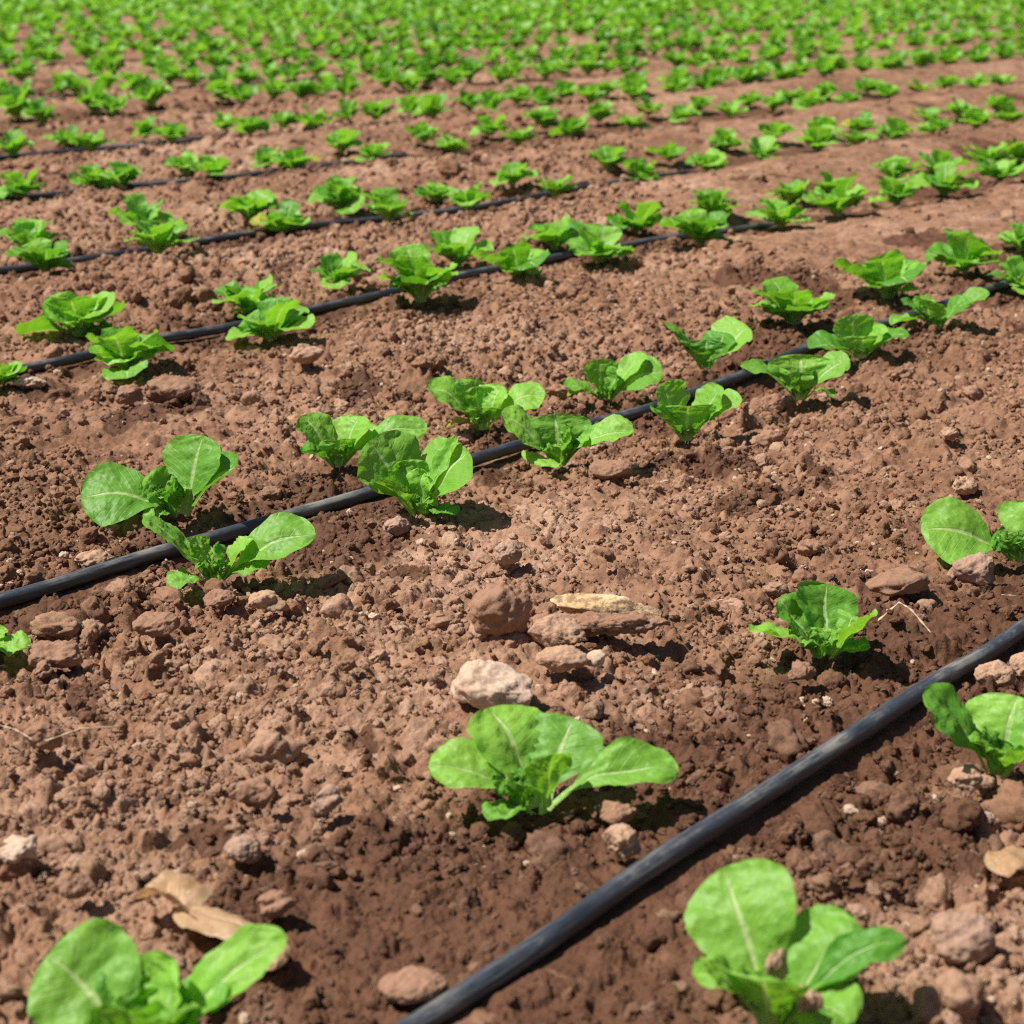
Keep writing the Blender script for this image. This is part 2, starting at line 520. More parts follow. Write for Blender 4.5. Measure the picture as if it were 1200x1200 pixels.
def place_rock(name, label, cat, px, mat, seed, dy=0, facets=6, cut=.72, rough=.16, fine=.075, dz=1.0, depth=1.0, yaw=0, tilt=0, sink=.25, group=None):
    """px = (x0, y0, x1, y1): the box the stone fills in the photograph"""
    x0, y0, x1, y1 = px
    g = ground_at((x0 + x1) / 2, y1 - (y1 - y0) * .22)
    m = mpp_at(g[1])
    w = (x1 - x0) * m; hv = (y1 - y0) * m
    hz = hv / 1.25 * dz; dp = max(w * .75 * depth, .008)
    v, f = rock_verts(seed, 5 if w > .02 else 4, facets, cut, rough, 0)
    v = v / np.abs(v).max(0)
    v = v * np.array([w / 2, dp / 2, hz / 2])
    ms = min(w, dp, hz)
    nn = v / np.array([w, dp, hz]) ** 2; nn /= np.linalg.norm(nn, axis=1)[:, None]
    v = v + nn * (ms * fine * (.9 * n3(v, 2.2 / ms, seed + 5) + .55 * n3(v, 5.5 / ms, seed + 6) + .42 * n3(v, 12 / ms, seed + 7) + .3 * n3(v, 26 / ms, seed + 8)))[:, None]
    v[:, 2] += hz * (.5 - sink)
    o = mesh_obj(name, v, f, mat)
    o.location = (g[0], g[1] + dp * .3, g[2] + .004)
    o.rotation_euler = (0, R(tilt), R(yaw))
    tag(o, label, cat, group)
    return o


ROCKS = [
    ('stone', 'largest pale cream stone behind the large foreground lettuce', 'stone', (527, 790, 629, 842), M_PALE, 1, dict(facets=8, cut=.66, rough=.10, dz=1.15, tilt=8)),
    ('soil_clod', 'big rounded brown clod left of the split stone and the ochre slab', 'clod', (553, 688, 624, 768), M_BROWN, 2, dict(facets=3, cut=.9, rough=.10, dz=1.1, sink=.15)),
    ('stone', 'angular brown stone with a dark broken face right of the rounded clod', 'stone', (620, 732, 694, 775), M_TAN, 3, dict(facets=9, cut=.58, rough=.06, dz=1.3)),
    ('stone', 'blunt tan stone just below the angular broken stone', 'stone', (628, 762, 690, 796), M_TAN, 4, dict(facets=6, cut=.68)),
    ('stone', 'small upright pale stone right of the broken brown stone', 'stone', (687, 762, 714, 794), M_PALE, 5, dict(facets=7, cut=.62, rough=.08)),
    ('stone_slab', 'long flat ochre topped slab lying half buried in the soil', 'stone', (640, 692, 776, 738), M_OCHRE, 6, dict(facets=6, cut=.6, rough=.10, depth=.30, dz=.85, tilt=9, sink=.2, fine=.05)),
    ('soil_clod', 'long brown clod lying along the front of the ochre slab', 'clod', (640, 716, 784, 756), M_BROWN, 41, dict(facets=5, cut=.8, depth=.30, rough=.28, fine=.16, dz=.80, sink=.25, dy=0)),
    ('stone', 'tan stone between the large foreground lettuce and the thick hose', 'stone', (704, 966, 751, 1021), M_TAN, 7, dict(facets=8, cut=.62, rough=.08)),
    ('soil_clod', 'brown clod in the shade under the right leaf of the large lettuce', 'clod', (702, 942, 750, 977), M_BROWN, 8, {}),
    ('stone', 'oval reddish stone beside the hose at the bottom edge', 'stone', (442, 1147, 524, 1186), M_RED, 9, dict(facets=4, cut=.8, rough=.10)),
    ('stone', 'pale angular stone at the left edge of the photo', 'stone', (-6, 978, 47, 1024), M_PALE, 10, dict(facets=8, cut=.6, rough=.06)),
    ('soil_clod', 'big brown clod in front of the bushy lettuce beside the third hose', 'clod', (164, 439, 234, 482), M_BROWN, 11, dict(facets=5, cut=.75)),
    ('soil_clod', 'smaller brown clod touching the left of the big clod', 'clod', (131, 452, 167, 481), M_BROWN, 12, {}),
    ('soil_clod', 'round brown clod beside the thin straw at left', 'clod', (27, 847, 73, 891), M_BROWN, 13, dict(facets=3, cut=.85, rough=.12)),
    ('stone', 'pale stone just below the third hose at the left edge', 'stone', (14, 441, 53, 461), M_PALE, 14, {}),
    ('soil_clod', 'angular clod at the foot of the lettuce with the floppy right leaf', 'clod', (688, 538, 742, 572), M_BROWN, 15, dict(facets=8, cut=.6, rough=.08)),
    ('stone', 'tan stone right of the narrow leaved lettuce by the second hose', 'stone', (289, 694, 337, 728), M_TAN, 16, dict(facets=7, cut=.62)),
    ('soil_clod', 'shaded clod under the narrow leaved lettuce by the second hose', 'clod', (236, 694, 277, 718), M_BROWN, 17, {}),
    ('stone', 'flat tan stone lying against the back of the second hose', 'stone', (80, 647, 134, 672), M_TAN, 18, dict(facets=5, cut=.7)),
    ('stone', 'rough grey brown stone under the round leaf at the right edge', 'stone', (1119, 651, 1174, 692), M_GREY, 19, dict(facets=6, cut=.7, rough=.14)),
    ('soil_clod', 'wide flat clod left of the rough grey brown stone', 'clod', (1018, 671, 1096, 708), M_BROWN, 20, dict(facets=7, cut=.65)),
    ('stone', 'rounded tan stone on the near side of the thick hose at the right', 'stone', (1143, 778, 1193, 816), M_TAN, 21, dict(facets=3, cut=.85, rough=.10)),
    ('stone', 'tan stone cut by the right edge beside the thick hose', 'stone', (1184, 766, 1222, 808), M_TAN, 22, {}),
    ('stone', 'tan stone at the foot of the lettuce at right below the hose', 'stone', (1114, 900, 1166, 940), M_TAN, 23, dict(facets=5, cut=.72)),
    ('soil_clod', 'large rounded clod right of the bottom lettuce with soil crumbs', 'clod', (1090, 1074, 1170, 1140), M_GREY, 24, dict(facets=4, cut=.8)),
    ('soil_clod', 'small clod at the foot of the crinkled lettuce by the second hose', 'clod', (448, 607, 482, 635), M_GREY, 25, dict(facets=5, cut=.7)),
    ('stone', 'reddish stone in front of the sprawling lettuce by the second hose', 'stone', (1044, 428, 1072, 450), M_RED, 26, dict(facets=7, cut=.6)),
    ('stone', 'brown stone left of the foot of the lettuce with long left leaf', 'stone', (888, 460, 921, 491), M_BROWN, 27, {}),
    ('soil_clod', 'clod with a lit top left of the wet soil, near the bottom lettuce', 'clod', (266, 913, 320, 962), M_BROWN, 28, dict(facets=6, cut=.68)),
    ('soil_clod', 'crusty pale clod right of the lit clod at lower left', 'clod', (362, 922, 408, 964), M_GREY, 29, dict(facets=7, cut=.64)),
    ('stone', 'grey smooth stone above the dry crumpled leaf', 'stone', (262, 982, 308, 1024), M_GREY, 30, dict(facets=4, cut=.8, rough=.10)),
    ('soil_clod', 'flat brown clod above the bottom left lettuce', 'clod', (55, 1026, 111, 1068), M_BROWN, 31, {}),
    ('stone', 'ochre stone at the foot of the lettuce with the pale leaf over the hose', 'stone', (334, 404, 379, 431), M_TAN, 32, {}),
    ('soil_clod', 'round clod right of the clod in wet soil at the left', 'clod', (300, 1048, 345, 1085), M_BROWN, 33, {}),
    ('stone', 'small tan stone between the second hose and the rounded clod', 'stone', (574, 634, 612, 668), M_GREY, 34, {}),
    ('stone', 'tan flat stone at the upper right of the bare soil', 'stone', (1112, 556, 1150, 586), M_TAN, 35, dict(facets=7, cut=.6)),
    ('stone', 'small tan stone on bare soil below the sprawling lettuce', 'stone', (1100, 500, 1124, 522), M_TAN, 36, {}),
    ('stone', 'small red brown stone right of the bottom lettuce', 'stone', (980, 1012, 1002, 1042), M_RED, 37, {}),
    ('soil_clod', 'brown clod at the far left beside the cut off lettuce', 'clod', (24, 752, 94, 794), M_BROWN, 38, {}),
    ('soil_clod', 'low brown clod left of the centre of the bare soil', 'clod', (152, 720, 216, 756), M_BROWN, 39, dict(facets=6, cut=.7)),
    ('soil_clod', 'pale topped clod in the row of the right lettuce above the hose', 'clod', (922, 778, 958, 806), M_BROWN, 40, {}),
]
for nm, lab, cat, px, mat, seed, kw in ROCKS:
    place_rock(nm, lab, cat, px, mat, seed * 13 + 1, **kw)


# ------------------------------------------------------------------ loose soil crumbs: countless, one scattered object
def build_crumbs():
    col = bpy.data.collections.new('crumb_shapes')
    nb = 16
    for k in range(nb):
        v, f = rock_verts(500 + k * 7, 4, [5, 8, 10, 6][k % 4], [.78, .62, .55, .7][k % 4], .26, .11)
        v = v * np.array([1, RNG.uniform(.75, 1.0), RNG.uniform(.62, .9)])
        me = bpy.data.meshes.new('crumb'); me.from_pydata([tuple(p) for p in v], [], f)
        me.polygons.foreach_set('use_smooth', [True] * len(me.polygons)); me.materials.append(M_CLOD)
        o = bpy.data.objects.new('crumb_%02d' % k, me); col.objects.link(o)
    P = []; S = []
    classes = [(.0016, .0030, 19000, .85, 2.7), (.0028, .0048, 12500, .85, 3.6), (.0045, .0080, 2900, .8, 5.5),
               (.0075, .0125, 760, .8, 7.5), (.012, .018, 130, .8, 10.0), (.018, .025, 18, .8, 9.0), (.025, .036, 5, .8, 7.0), (.009, .020, 260, .85, 1.9)]
    for (r0, r1, dens, y0, y1) in classes:
        wmax = .345
        n = int(dens * wmax * (y1 ** 2 - y0 ** 2) + dens * .3 * (y1 - y0))
        y = np.sqrt(RNG.uniform(y0 ** 2, y1 ** 2, n))
        x = RNG.uniform(-1, 1, n) * (wmax * y + .15)
        r = r0 + (r1 - r0) * RNG.uniform(0, 1, n) ** 1.8
        rm = rough_mask(x, y)
        keep = RNG.uniform(0, 1, n) < np.clip((rm - .35) * 1.25 * (1 + .7 * fbm(x * 8, y * 8, 401, 3)), .05, 1) * np.where(y > y1 * .75, (y1 - y) / (y1 * .25), 1)
        d, s, k = hose_dist(x, y)
        keep &= np.abs(d) > (.0125 + r * 1.1)
        P.append(np.stack([x, y], -1)[keep]); S.append(r[keep])
    P = np.concatenate(P); S = np.concatenate(S)
    x, y = P[:, 0], P[:, 1]
    fh, d = fine_height(x[:, None].copy(), np.full((len(x), 1), 3.0) * 0 + y[:, None], None)
    z = hlow(x, y) + fh[:, 0] + S * RNG.uniform(-.25, .4, len(S))
    n = len(S); print('crumbs', n)
    me = bpy.data.meshes.new('soil_crumbs'); me.vertices.add(n)
    me.vertices.foreach_set('co', np.stack([x, y, z], -1).astype(np.float32).ravel())
    wet = np.clip(wetness(x, y) * RNG.uniform(.55, 1.05, n), 0, 1)
    tint = np.clip(.5 + .16 * fbm(x * 2.1, y * 2.1, 301, 4, .6) + RNG.normal(0, .16, n) + .08, 0, 1)

    chip = (RNG.uniform(0, 1, n) < .025) & (S < .0062)                       # pale chips of lime and chaff among the crumbs
    tint = np.where(chip, 1.0, np.minimum(tint, .86)); wet = np.where(chip, 0, wet)

    def A(nm, typ, key, arr):
        a = me.attributes.new(nm, typ, 'POINT'); a.data.foreach_set(key, arr.astype(np.float32 if typ != 'INT' else np.int32).ravel())
    A('wet', 'FLOAT', 'value', wet); A('tint', 'FLOAT', 'value', tint)
    A('idx', 'INT', 'value', RNG.integers(0, nb, n))
    A('rot', 'FLOAT_VECTOR', 'vector', np.stack([RNG.normal(0, .5, n), RNG.normal(0, .5, n), RNG.uniform(0, 6.28, n)], -1))
    A('scl', 'FLOAT_VECTOR', 'vector', np.repeat(S[:, None], 3, 1) * RNG.uniform(.85, 1.15, (n, 3)))
    o = bpy.data.objects.new('soil_crumbs', me); C.objects.link(o)
    tag(o, 'loose crumbs and pebbles of reddish brown soil strewn over the field', None, kind='stuff')
    ng = bpy.data.node_groups.new('scatter', 'GeometryNodeTree')
    ng.interface.new_socket('Geometry', in_out='INPUT', socket_type='NodeSocketGeometry')
    ng.interface.new_socket('Geometry', in_out='OUTPUT', socket_type='NodeSocketGeometry')
    nin = ng.nodes.new('NodeGroupInput'); nout = ng.nodes.new('NodeGroupOutput')
    ci = ng.nodes.new('GeometryNodeCollectionInfo'); ci.inputs[0].default_value = col; ci.inputs[1].default_value = True; ci.inputs[2].default_value = True
    iop = ng.nodes.new('GeometryNodeInstanceOnPoints'); iop.inputs['Pick Instance'].default_value = True

    def NA(nm, dt):
        q = ng.nodes.new('GeometryNodeInputNamedAttribute'); q.data_type = dt; q.inputs[0].default_value = nm
        return q.outputs['Attribute']
    L = ng.links
    L.new(nin.outputs[0], iop.inputs['Points']); L.new(ci.outputs[0], iop.inputs['Instance'])
    L.new(NA('idx', 'INT'), iop.inputs['Instance Index'])
    e2r = ng.nodes.new('FunctionNodeEulerToRotation'); L.new(NA('rot', 'FLOAT_VECTOR'), e2r.inputs[0]); L.new(e2r.outputs[0], iop.inputs['Rotation'])
    L.new(NA('scl', 'FLOAT_VECTOR'), iop.inputs['Scale'])
    L.new(iop.outputs[0], nout.inputs[0])
    md = o.modifiers.new('scatter', 'NODES'); md.node_group = ng


build_crumbs()


# ------------------------------------------------------------------ hoses
ORD = ['first', 'second', 'third', 'fourth', 'fifth', 'sixth', 'seventh', 'eighth', 'ninth', 'tenth', 'eleventh', 'twelfth',
       'thirteenth', 'fourteenth', 'fifteenth', 'sixteenth', 'seventeenth', 'eighteenth', 'nineteenth', 'twentieth']


def build_hose(k, label):
    hs = hose_pts[k][0] if k < len(hose_pts) else np.array([0.])
    smin = -3.0 if k > 0 else min(hs) - .5
    qk = ROWQ[k]
    # the stretch inside the view, with a margin
    lo = (-.42 * 1 * 0)
    s = np.arange(-12, 45, .02)
    q = hose_q(k, s)
    # soften the corners of the traced line
    ker = np.hanning(13); ker /= ker.sum()
    q = np.convolve(np.pad(q, 6, mode='edge'), ker, 'valid')
    x = s * DIRV[0] + q * NRMV[0]; y = s * DIRV[1] + q * NRMV[1]
    ok = (y > .5) & (np.abs(x) < .36 * y + 1.2) & (y < 24)
    x, y, s, q = x[ok], y[ok], s[ok], q[ok]
    h = hlow(x, y)
    h = np.convolve(np.pad(h, 6, mode='edge'), ker, 'valid')
    z = h + HR * .55 + .0025 * vnoise(s * 3.0, s * 0 + k, 7)
    if 2 <= k < len(hose_pts): z = z - .05 * sstep(0, .3, s - (max(hs) + .0))      # the hose runs on under the soil
    if k >= 6: z = z - .05 * sstep(-.03, .12, x / y + .06)
    if k >= 3: z = z - .003
    if k > 6: z = z - .008 * (.5 + .5 * vnoise(s * .5, s * 0 + k * 3, 8))
    if k == 6: z = z - .03
    P = np.stack([x, y, z], -1)
    T = np.gradient(P, axis=0); T /= np.linalg.norm(T, axis=1)[:, None]
    up = np.array([0, 0, 1.0]); S1 = np.cross(T, up); S1 /= np.linalg.norm(S1, axis=1)[:, None]; U1 = np.cross(S1, T)
    ns = 16
    ang = np.linspace(0, 2 * np.pi, ns, endpoint=False)
    V = P[:, None, :] + HR * (np.cos(ang)[None, :, None] * S1[:, None, :] + np.sin(ang)[None, :, None] * U1[:, None, :])
    n = len(P)
    F = [(i * ns + j, i * ns + (j + 1) % ns, (i + 1) * ns + (j + 1) % ns, (i + 1) * ns + j) for i in range(n - 1) for j in range(ns)]
    F.append(tuple(range(ns - 1, -1, -1))); F.append(tuple((n - 1) * ns + j for j in range(ns)))
    UVh = np.stack([np.repeat(s[:, None], ns, 1), np.repeat(np.sin(ang)[None] * .5 + .25 * np.cos(ang)[None], n, 0)], -1).reshape(-1, 2)
    o = mesh_obj('drip_hose', V.reshape(-1, 3), F, M_HOSE, None, UVh)
    tag(o, label, 'hose', 'drip hoses running along the lettuce rows')
    return o


HOSE_LABELS = ['thickest black drip hose crossing the lower right corner', 'black drip hose running behind the crinkled lettuce at mid picture, second from front',
               'third black drip hose from the front, above the big brown clod', 'fourth black drip hose from the front, meeting the left edge']
for k in range(NHOSE):
    build_hose(k, HOSE_LABELS[k] if k < 4 else 'thin black drip hose, %s from the front, between small blurred lettuces' % ORD[k])


# ------------------------------------------------------------------ lettuces
def leaf_geo(base, tip, W, bow=.25, cup=.5, roll=0.0, nu=13, nv=24, crk=1.0, wave=1.0, seed=0, d_az=None, petiole=.2, x0=.07):
    """one leaf blade: a curved sheet from the crown of the plant to its tip (local metres)"""
    r = np.random.default_rng(seed)
    base = np.asarray(base, float); tip = np.asarray(tip, float)
    hv = tip - base; L = np.linalg.norm(hv)
    hd = np.array([hv[0], hv[1], 0.0]); hl = np.linalg.norm(hd)
    if d_az is not None: hd = np.array([math.cos(d_az), math.sin(d_az), 0]); hl = hl if hl > 1e-6 else 1e-6
    else: hd = hd / max(hl, 1e-6)
    up = np.array([0, 0, 1.0])
    ctrl = base + hd * hl * .42 + up * (hv[2] * .55 + bow * L)
    k = np.linspace(0, 1, nv)
    s = np.sin(k * math.pi / 2) ** 1.0 * .55 + k * .45          # closer rows near the tip
    s = s[:, None]
    P = (1 - s) ** 2 * base + 2 * s * (1 - s) * ctrl + s ** 2 * tip
    T = 2 * (1 - s) * (ctrl - base) + 2 * s * (tip - ctrl)
    T /= np.linalg.norm(T, axis=1)[:, None] + 1e-9
    lat0 = np.cross(hd, up)
    Nn = np.cross(np.repeat(lat0[None], nv, 0), T)
    Nn /= np.linalg.norm(Nn, axis=1)[:, None] + 1e-9
    ss = s[:, 0]
    ro = roll * sstep(.05, .5, ss)
    lat = lat0[None] * np.cos(ro)[:, None] - Nn * np.sin(ro)[:, None]
    nrm = Nn * np.cos(ro)[:, None] + lat0[None] * np.sin(ro)[:, None]
    W = W * 1.36
    xb = np.clip((ss - x0) / (1 - x0), 0, 1)
    a_, b_ = r.uniform(.8, 1.15), r.uniform(.50, .62)
    pk = a_ / (a_ + b_)
    prof = xb ** a_ * (1 - xb) ** b_ / (pk ** a_ * (1 - pk) ** b_)
    pet = petiole * (1 - .45 * ss) * np.clip((1 - ss) * 6, 0, 1)
    w = W * .5 * np.maximum(prof, pet)
    t = np.linspace(-1, 1, nu)
    tt, sv = np.meshgrid(t, ss)
    at = np.abs(tt)
    asym = 1 + r.uniform(-.12, .12) * np.sign(tt)
    edge = asym + .028 * wave * vnoise(sv * 60, np.sign(tt) * 7 + 1.2, seed + 2) * at + .03 * wave * vnoise(sv * 9 + seed, np.sign(tt) * 3 + seed * .37, seed) * at + .025 * wave * vnoise(sv * 26, np.sign(tt) * 5 + 2.2, seed + 1) * at
    cv = cup * (.75 + .25 * np.cos(sv * 3)) + .12 * r.normal()
    cv = np.where(np.abs(cv) < .05, .05, cv)
    ww = w[:, None] * edge
    off = ww * np.sin(cv * tt) / cv
    hgt = ww * (1 - np.cos(cv * tt)) / cv
    # blistered surface between the side veins, a keel at the midrib and a waved margin
    ph = sv * 11 - at * 2.5 + .35 * vnoise(sv * 6 + seed, tt * 2, seed + 9)
    pil = np.abs(np.sin(math.pi * ph)) ** .8
    cell = .45 + .7 * vnoise(sv * 17 + seed * .7, tt * 5.5 + 3 * seed, seed + 5)
    body = np.clip(ww / (W * .5 + 1e-9), 0, 1) * sstep(.12, .4, sv)
    bl = crk * .0048 * pil * cell * body * np.clip(at * 5, 0, 1) * (1 - .4 * at)
    keel = -.0016 * np.exp(-(tt / .13) ** 2) * (1 - .7 * sv)
    mw = wave * .0036 * at ** 3 * np.sin(sv * r.uniform(16, 22) + np.sign(tt) * 1.9 + r.uniform(0, 6)) * body
    big = .0045 * vnoise(sv * 3.2 + seed, tt * 1.3 + seed * 1.7, seed + 7) * body
    hgt = hgt + bl + keel + mw + big
    V = P[:, None, :] + off[..., None] * lat[:, None, :] + hgt[..., None] * nrm[:, None, :]
    V = V.reshape(-1, 3)
    F = [(i * nu + j, i * nu + j + 1, (i + 1) * nu + j + 1, (i + 1) * nu + j) for i in range(nv - 1) for j in range(nu - 1)]
    uv = np.stack([tt * .5 + .5, sv], -1).reshape(-1, 2)
    tone = np.full(len(V), r.uniform(.12, 1.0))
    return V, F, uv, tone


def join(parts):
    VV, FF, UU, TT = [], [], [], []; n = 0
    for V, F, U, T in parts:
        VV.append(V); UU.append(U); TT.append(T); FF += [tuple(i + n for i in f) for f in F]; n += len(V)
    return np.concatenate(VV), FF, np.concatenate(UU), np.concatenate(TT)


def heart_geo(size, seed, nu=9, nv=12, n=5, off=(0, 0)):
    r = np.random.default_rng(seed); out = []
    for k in range(n):
        az = k * 2.4 + r.uniform(-.3, .3)
        rad = size * (.18 + .5 * k / n); z = size * r.uniform(.55, 1.0)
        b = (math.cos(az) * .004 + off[0], math.sin(az) * .004 + off[1], .003)
        tp = (b[0] + math.cos(az) * rad, b[1] + math.sin(az) * rad, z)
        out.append(leaf_geo(b, tp, size * r.uniform(.5, .7), .15, .9, 0, nu, nv, 1.5, 1.3, seed * 31 + k, petiole=.35))
    return join(out)


def rand_leaves(seed, scale=1.0, n=None, nu=11, nv=18, hf=1.0):
    """leaf sheets of a generic young lettuce about 0.15 m across"""
    r = np.random.default_rng(seed); out = []
    n = n or int(r.integers(7, 10))
    a0 = r.uniform(0, 6.28)
    for k in range(n):
        az = a0 + k * 2.399 + r.uniform(-.25, .25)
        inner = k / n
        rad = scale * (.080 - .046 * inner) * r.uniform(.75, 1.1)
        z = scale * hf * (.026 + .046 * inner) * r.uniform(.7, 1.35)
        if r.uniform() < .12 and k < 3: z = scale * .006
        W = scale * r.uniform(.050, .066) * (1 - .2 * inner)
        b = (math.cos(az) * .006, math.sin(az) * .006, .002)
        tp = (b[0] + math.cos(az) * rad, b[1] + math.sin(az) * rad, z)
        out.append((leaf_geo(b, tp, W, r.uniform(.16, .34), r.uniform(.3, .95), r.normal(0, .25), nu, nv, r.uniform(.6, 1.2), 1.0, seed * 57 + k), k))
    for k in range(5):                                  # short inner leaves that close the foot of the plant
        az = a0 + .6 + k * 1.257 + r.uniform(-.3, .3)
        rad = scale * r.uniform(.030, .048); z = scale * r.uniform(.016, .040)
        b = (math.cos(az) * .006, math.sin(az) * .006, .001)
        tp = (b[0] + math.cos(az) * rad, b[1] + math.sin(az) * rad, z)
        out.append((leaf_geo(b, tp, scale * r.uniform(.034, .048), r.uniform(.2, .4), r.uniform(.3, .8), r.normal(0, .2), nu, nv, 1.2, 1.2, seed * 57 + 40 + k, petiole=.35), n + k))
    return out


def empty(name, loc, rz=0):
    o = bpy.data.objects.new(name, None); o.empty_display_size = .05; C.objects.link(o)
    o.location = loc; o.rotation_euler = (0, 0, rz)
    return o


GROUP = 'young lettuces planted along the drip hoses'


def traced(base, leaves, label, heart=.045, seed=1, hoff=(0, 0), extra=()):
    """a lettuce whose leaf tips are found from the photograph: (tip x, tip y, depth offset in m, width in photo px, bow, cup, facing)"""
    g = ground_at(*base)
    root = empty('lettuce', (g[0], g[1], g[2] + .004))
    m = mpp_at(g[1])
    for i, lf in enumerate(leaves):
        tx, ty, dY, Wp = lf[:4]
        bow = lf[4] if len(lf) > 4 else .2
        cup = lf[5] if len(lf) > 5 else .5
        face = lf[6] if len(lf) > 6 else 0
        mat = lf[7] if len(lf) > 7 else M_LEAF
        d = ray(tx, ty); t = (g[1] + dY) / d[1]
        tip = np.array([d[0] * t, d[1] * t, HCAM + d[2] * t]) - np.array([g[0], g[1], g[2] + .004])
        tip[2] = max(tip[2], .006)
        hd = tip[:2] / max(np.linalg.norm(tip[:2]), 1e-6)
        b = np.array([hd[0] * .006, hd[1] * .006, .001])
        # positive facing tilts the upper side towards the viewer
        lat0 = np.cross(np.array([hd[0], hd[1], 0]), np.array([0, 0, 1.0]))
        roll = R(face) * (1 if -lat0[1] > 0 else -1)
        V, F, U, T = leaf_geo(b, tip, Wp * m, bow, cup, roll, 17, 30, .9, .55, seed * 101 + i, x0=.17)
        o = mesh_obj('leaf', V, F, mat, root, U, True, T)
    if heart:
        V, F, U, T = heart_geo(heart * .82, seed * 7 + 3, off=hoff)
        mesh_obj('heart', V, F, M_HEART, root, U, True, T)
    tag(root, label, 'lettuce', GROUP)
    return root


traced((632, 958), [
    (502, 898, .006, 52, .26, .35, 28), (573, 829, .052, 80, .12, .36, 4), (672, 841, .046, 80, .12, .36, 10),
    (796, 905, .004, 50, .30, .55, 28), (648, 884, -.020, 44, .08, .7, 0), (572, 975, -.026, 42, .30, .2, 0)],
    'broad six leaved lettuce left of the thick hose, alone in the foreground centre', .036, 1, (-.014, .000))
traced((905, 1212), [
    (845, 1017, .062, 104, .10, .25, 38), (1012, 1090, .02, 86, .22, .35, 15), (1062, 1104, .004, 40, .25, .6, 20),
    (1000, 1200, -.03, 70, .45, .2, 10), (890, 1150, -.04, 90, .12, .7, 0), (928, 1098, .040, 34, .12, .5, 0), (812, 1142, -.012, 44, .3, .4, 10)],
    'lettuce at the bottom right with soil crumbs on its leaves', .04, 2)
traced((170, 1262), [
    (56, 1118, .040, 108, .14, .25, 40), (152, 1117, .05, 66, .1, .4, 0), (205, 1124, .01, 84, .12, .5, 0),
    (336, 1097, .02, 56, .16, .7, 30), (270, 1142, .02, 74, .14, .5, 5), (150, 1184, -.035, 64, .15, .6, 0), (216, 1186, -.035, 54, .15, .6, 0)],
    'lettuce cut by the bottom edge at the lower left corner', .06, 3)
traced((967, 776), [
    (968, 684, .046, 62, .10, .30, 25), (911, 704, .018, 48, .12, .4, 14), (878, 740, -.012, 46, .22, .5, -12),
    (1027, 722, -.016, 64, .14, .6, -8), (1003, 722, .022, 44, .1, .4, 0), (1020, 758, -.004, 40, .2, .5, -5)],
    'upright lettuce alone on the far side of the thick hose, right of the centre', .035, 4, (-.006, -.004))
traced((1168, 916), [
    (1081, 814, .006, 62, .16, .35, 22), (1192, 815, .03, 78, .1, .4, 0), (1240, 850, .0, 62, .2, .5, 10), (1215, 880, -.02, 60, .2, .5, 0), (1150, 850, .03, 45, .1, .5, 0)],
    'lettuce on the near side of the thick hose, cut by the right edge', .045, 5)
traced((1192, 662), [
    (1079, 622, .0, 70, .22, .2, 40), (1214, 588, .03, 66, .1, .4, 0), (1163, 628, .01, 44, .2, .5, 10), (1255, 620, 0, 60, .2, .4, 10), (1200, 640, -.02, 45, .1, .6, 0)],
    'lettuce with one round leaf at the right edge, far side of thick hose', .04, 6)
traced((-24, 774), [
    (35, 757, -.004, 30, .25, .4, 15), (-8, 730, .02, 40, .1, .4, 0), (-80, 740, 0, 45, .2, .4, 0), (-20, 762, -.03, 40, .2, .5, 0)],
    'lettuce cut off by the left edge, only a leaf tip showing', .03, 7)
traced((252, 688), [
    (168, 606, .012, 34, .08, .5, 5), (370, 626, .004, 52, .20, .4, 32), (197, 690, -.022, 34, .35, .2, 10),
    (252, 638, .0, 48, .08, .6, 0), (297, 632, .01, 36, .08, .6, 0), (228, 628, .016, 28, .06, .7, 0), (316, 660, -.004, 36, .2, .5, 10)],
    'narrow leaved lettuce on the near side of the second hose, nearest the left edge', .03, 8)
traced((214, 610), [
    (94, 583, -.006, 66, .24, .3, 38), (238, 510, .03, 70, .06, .3, 0), (279, 541, -.004, 56, .14, .55, 15),
    (168, 562, .004, 54, .14, .5, 18), (166, 606, -.02, 28, .3, .3, 0), (205, 560, .0, 50, .1, .6, 0)],
    'lettuce with a wide spread left leaf, far side of the second hose at left', .045, 9, (-.01, 0))
traced((490, 609), [
    (432, 517, .014, 80, .08, .30, 24), (548, 527, .016, 92, .12, .30, 10), (536, 511, .03, 18, .05, .8, 0),
    (437, 566, -.016, 62, .12, .55, -8), (494, 549, .006, 32, .08, .6, 0), (536, 606, -.016, 32, .35, .3, 0), (470, 540, .02, 50, .08, .5, 0)],
    'crinkled lettuce on near side of the second hose, right of the narrow leaved one', .035, 10, (.006, 0))
traced((396, 551), [
    (354, 487, .02, 42, .10, .3, 8), (421, 487, .028, 48, .08, .5, 0), (501, 502, .008, 32, .26, .45, 30),
    (352, 528, -.012, 44, .2, .5, -5), (450, 505, .02, 36, .18, .5, 15), (398, 515, -.01, 36, .1, .6, 0)],
    'lettuce on the far side of the second hose, just behind the crinkled one', .035, 11)
traced((655, 550), [
    (587, 483, .004, 48, .10, .35, 18), (650, 485, .026, 60, .06, .5, 0), (743, 505, -.004, 36, .30, .5, 25),
    (622, 543, -.024, 50, .34, .2, 5), (719, 503, .012, 28, .22, .6, 20), (690, 510, .006, 40, .14, .6, 5), (668, 500, .0, 45, .1, .7, 0)],
    'lettuce with a floppy right leaf and an angular clod at its foot', .045, 12)
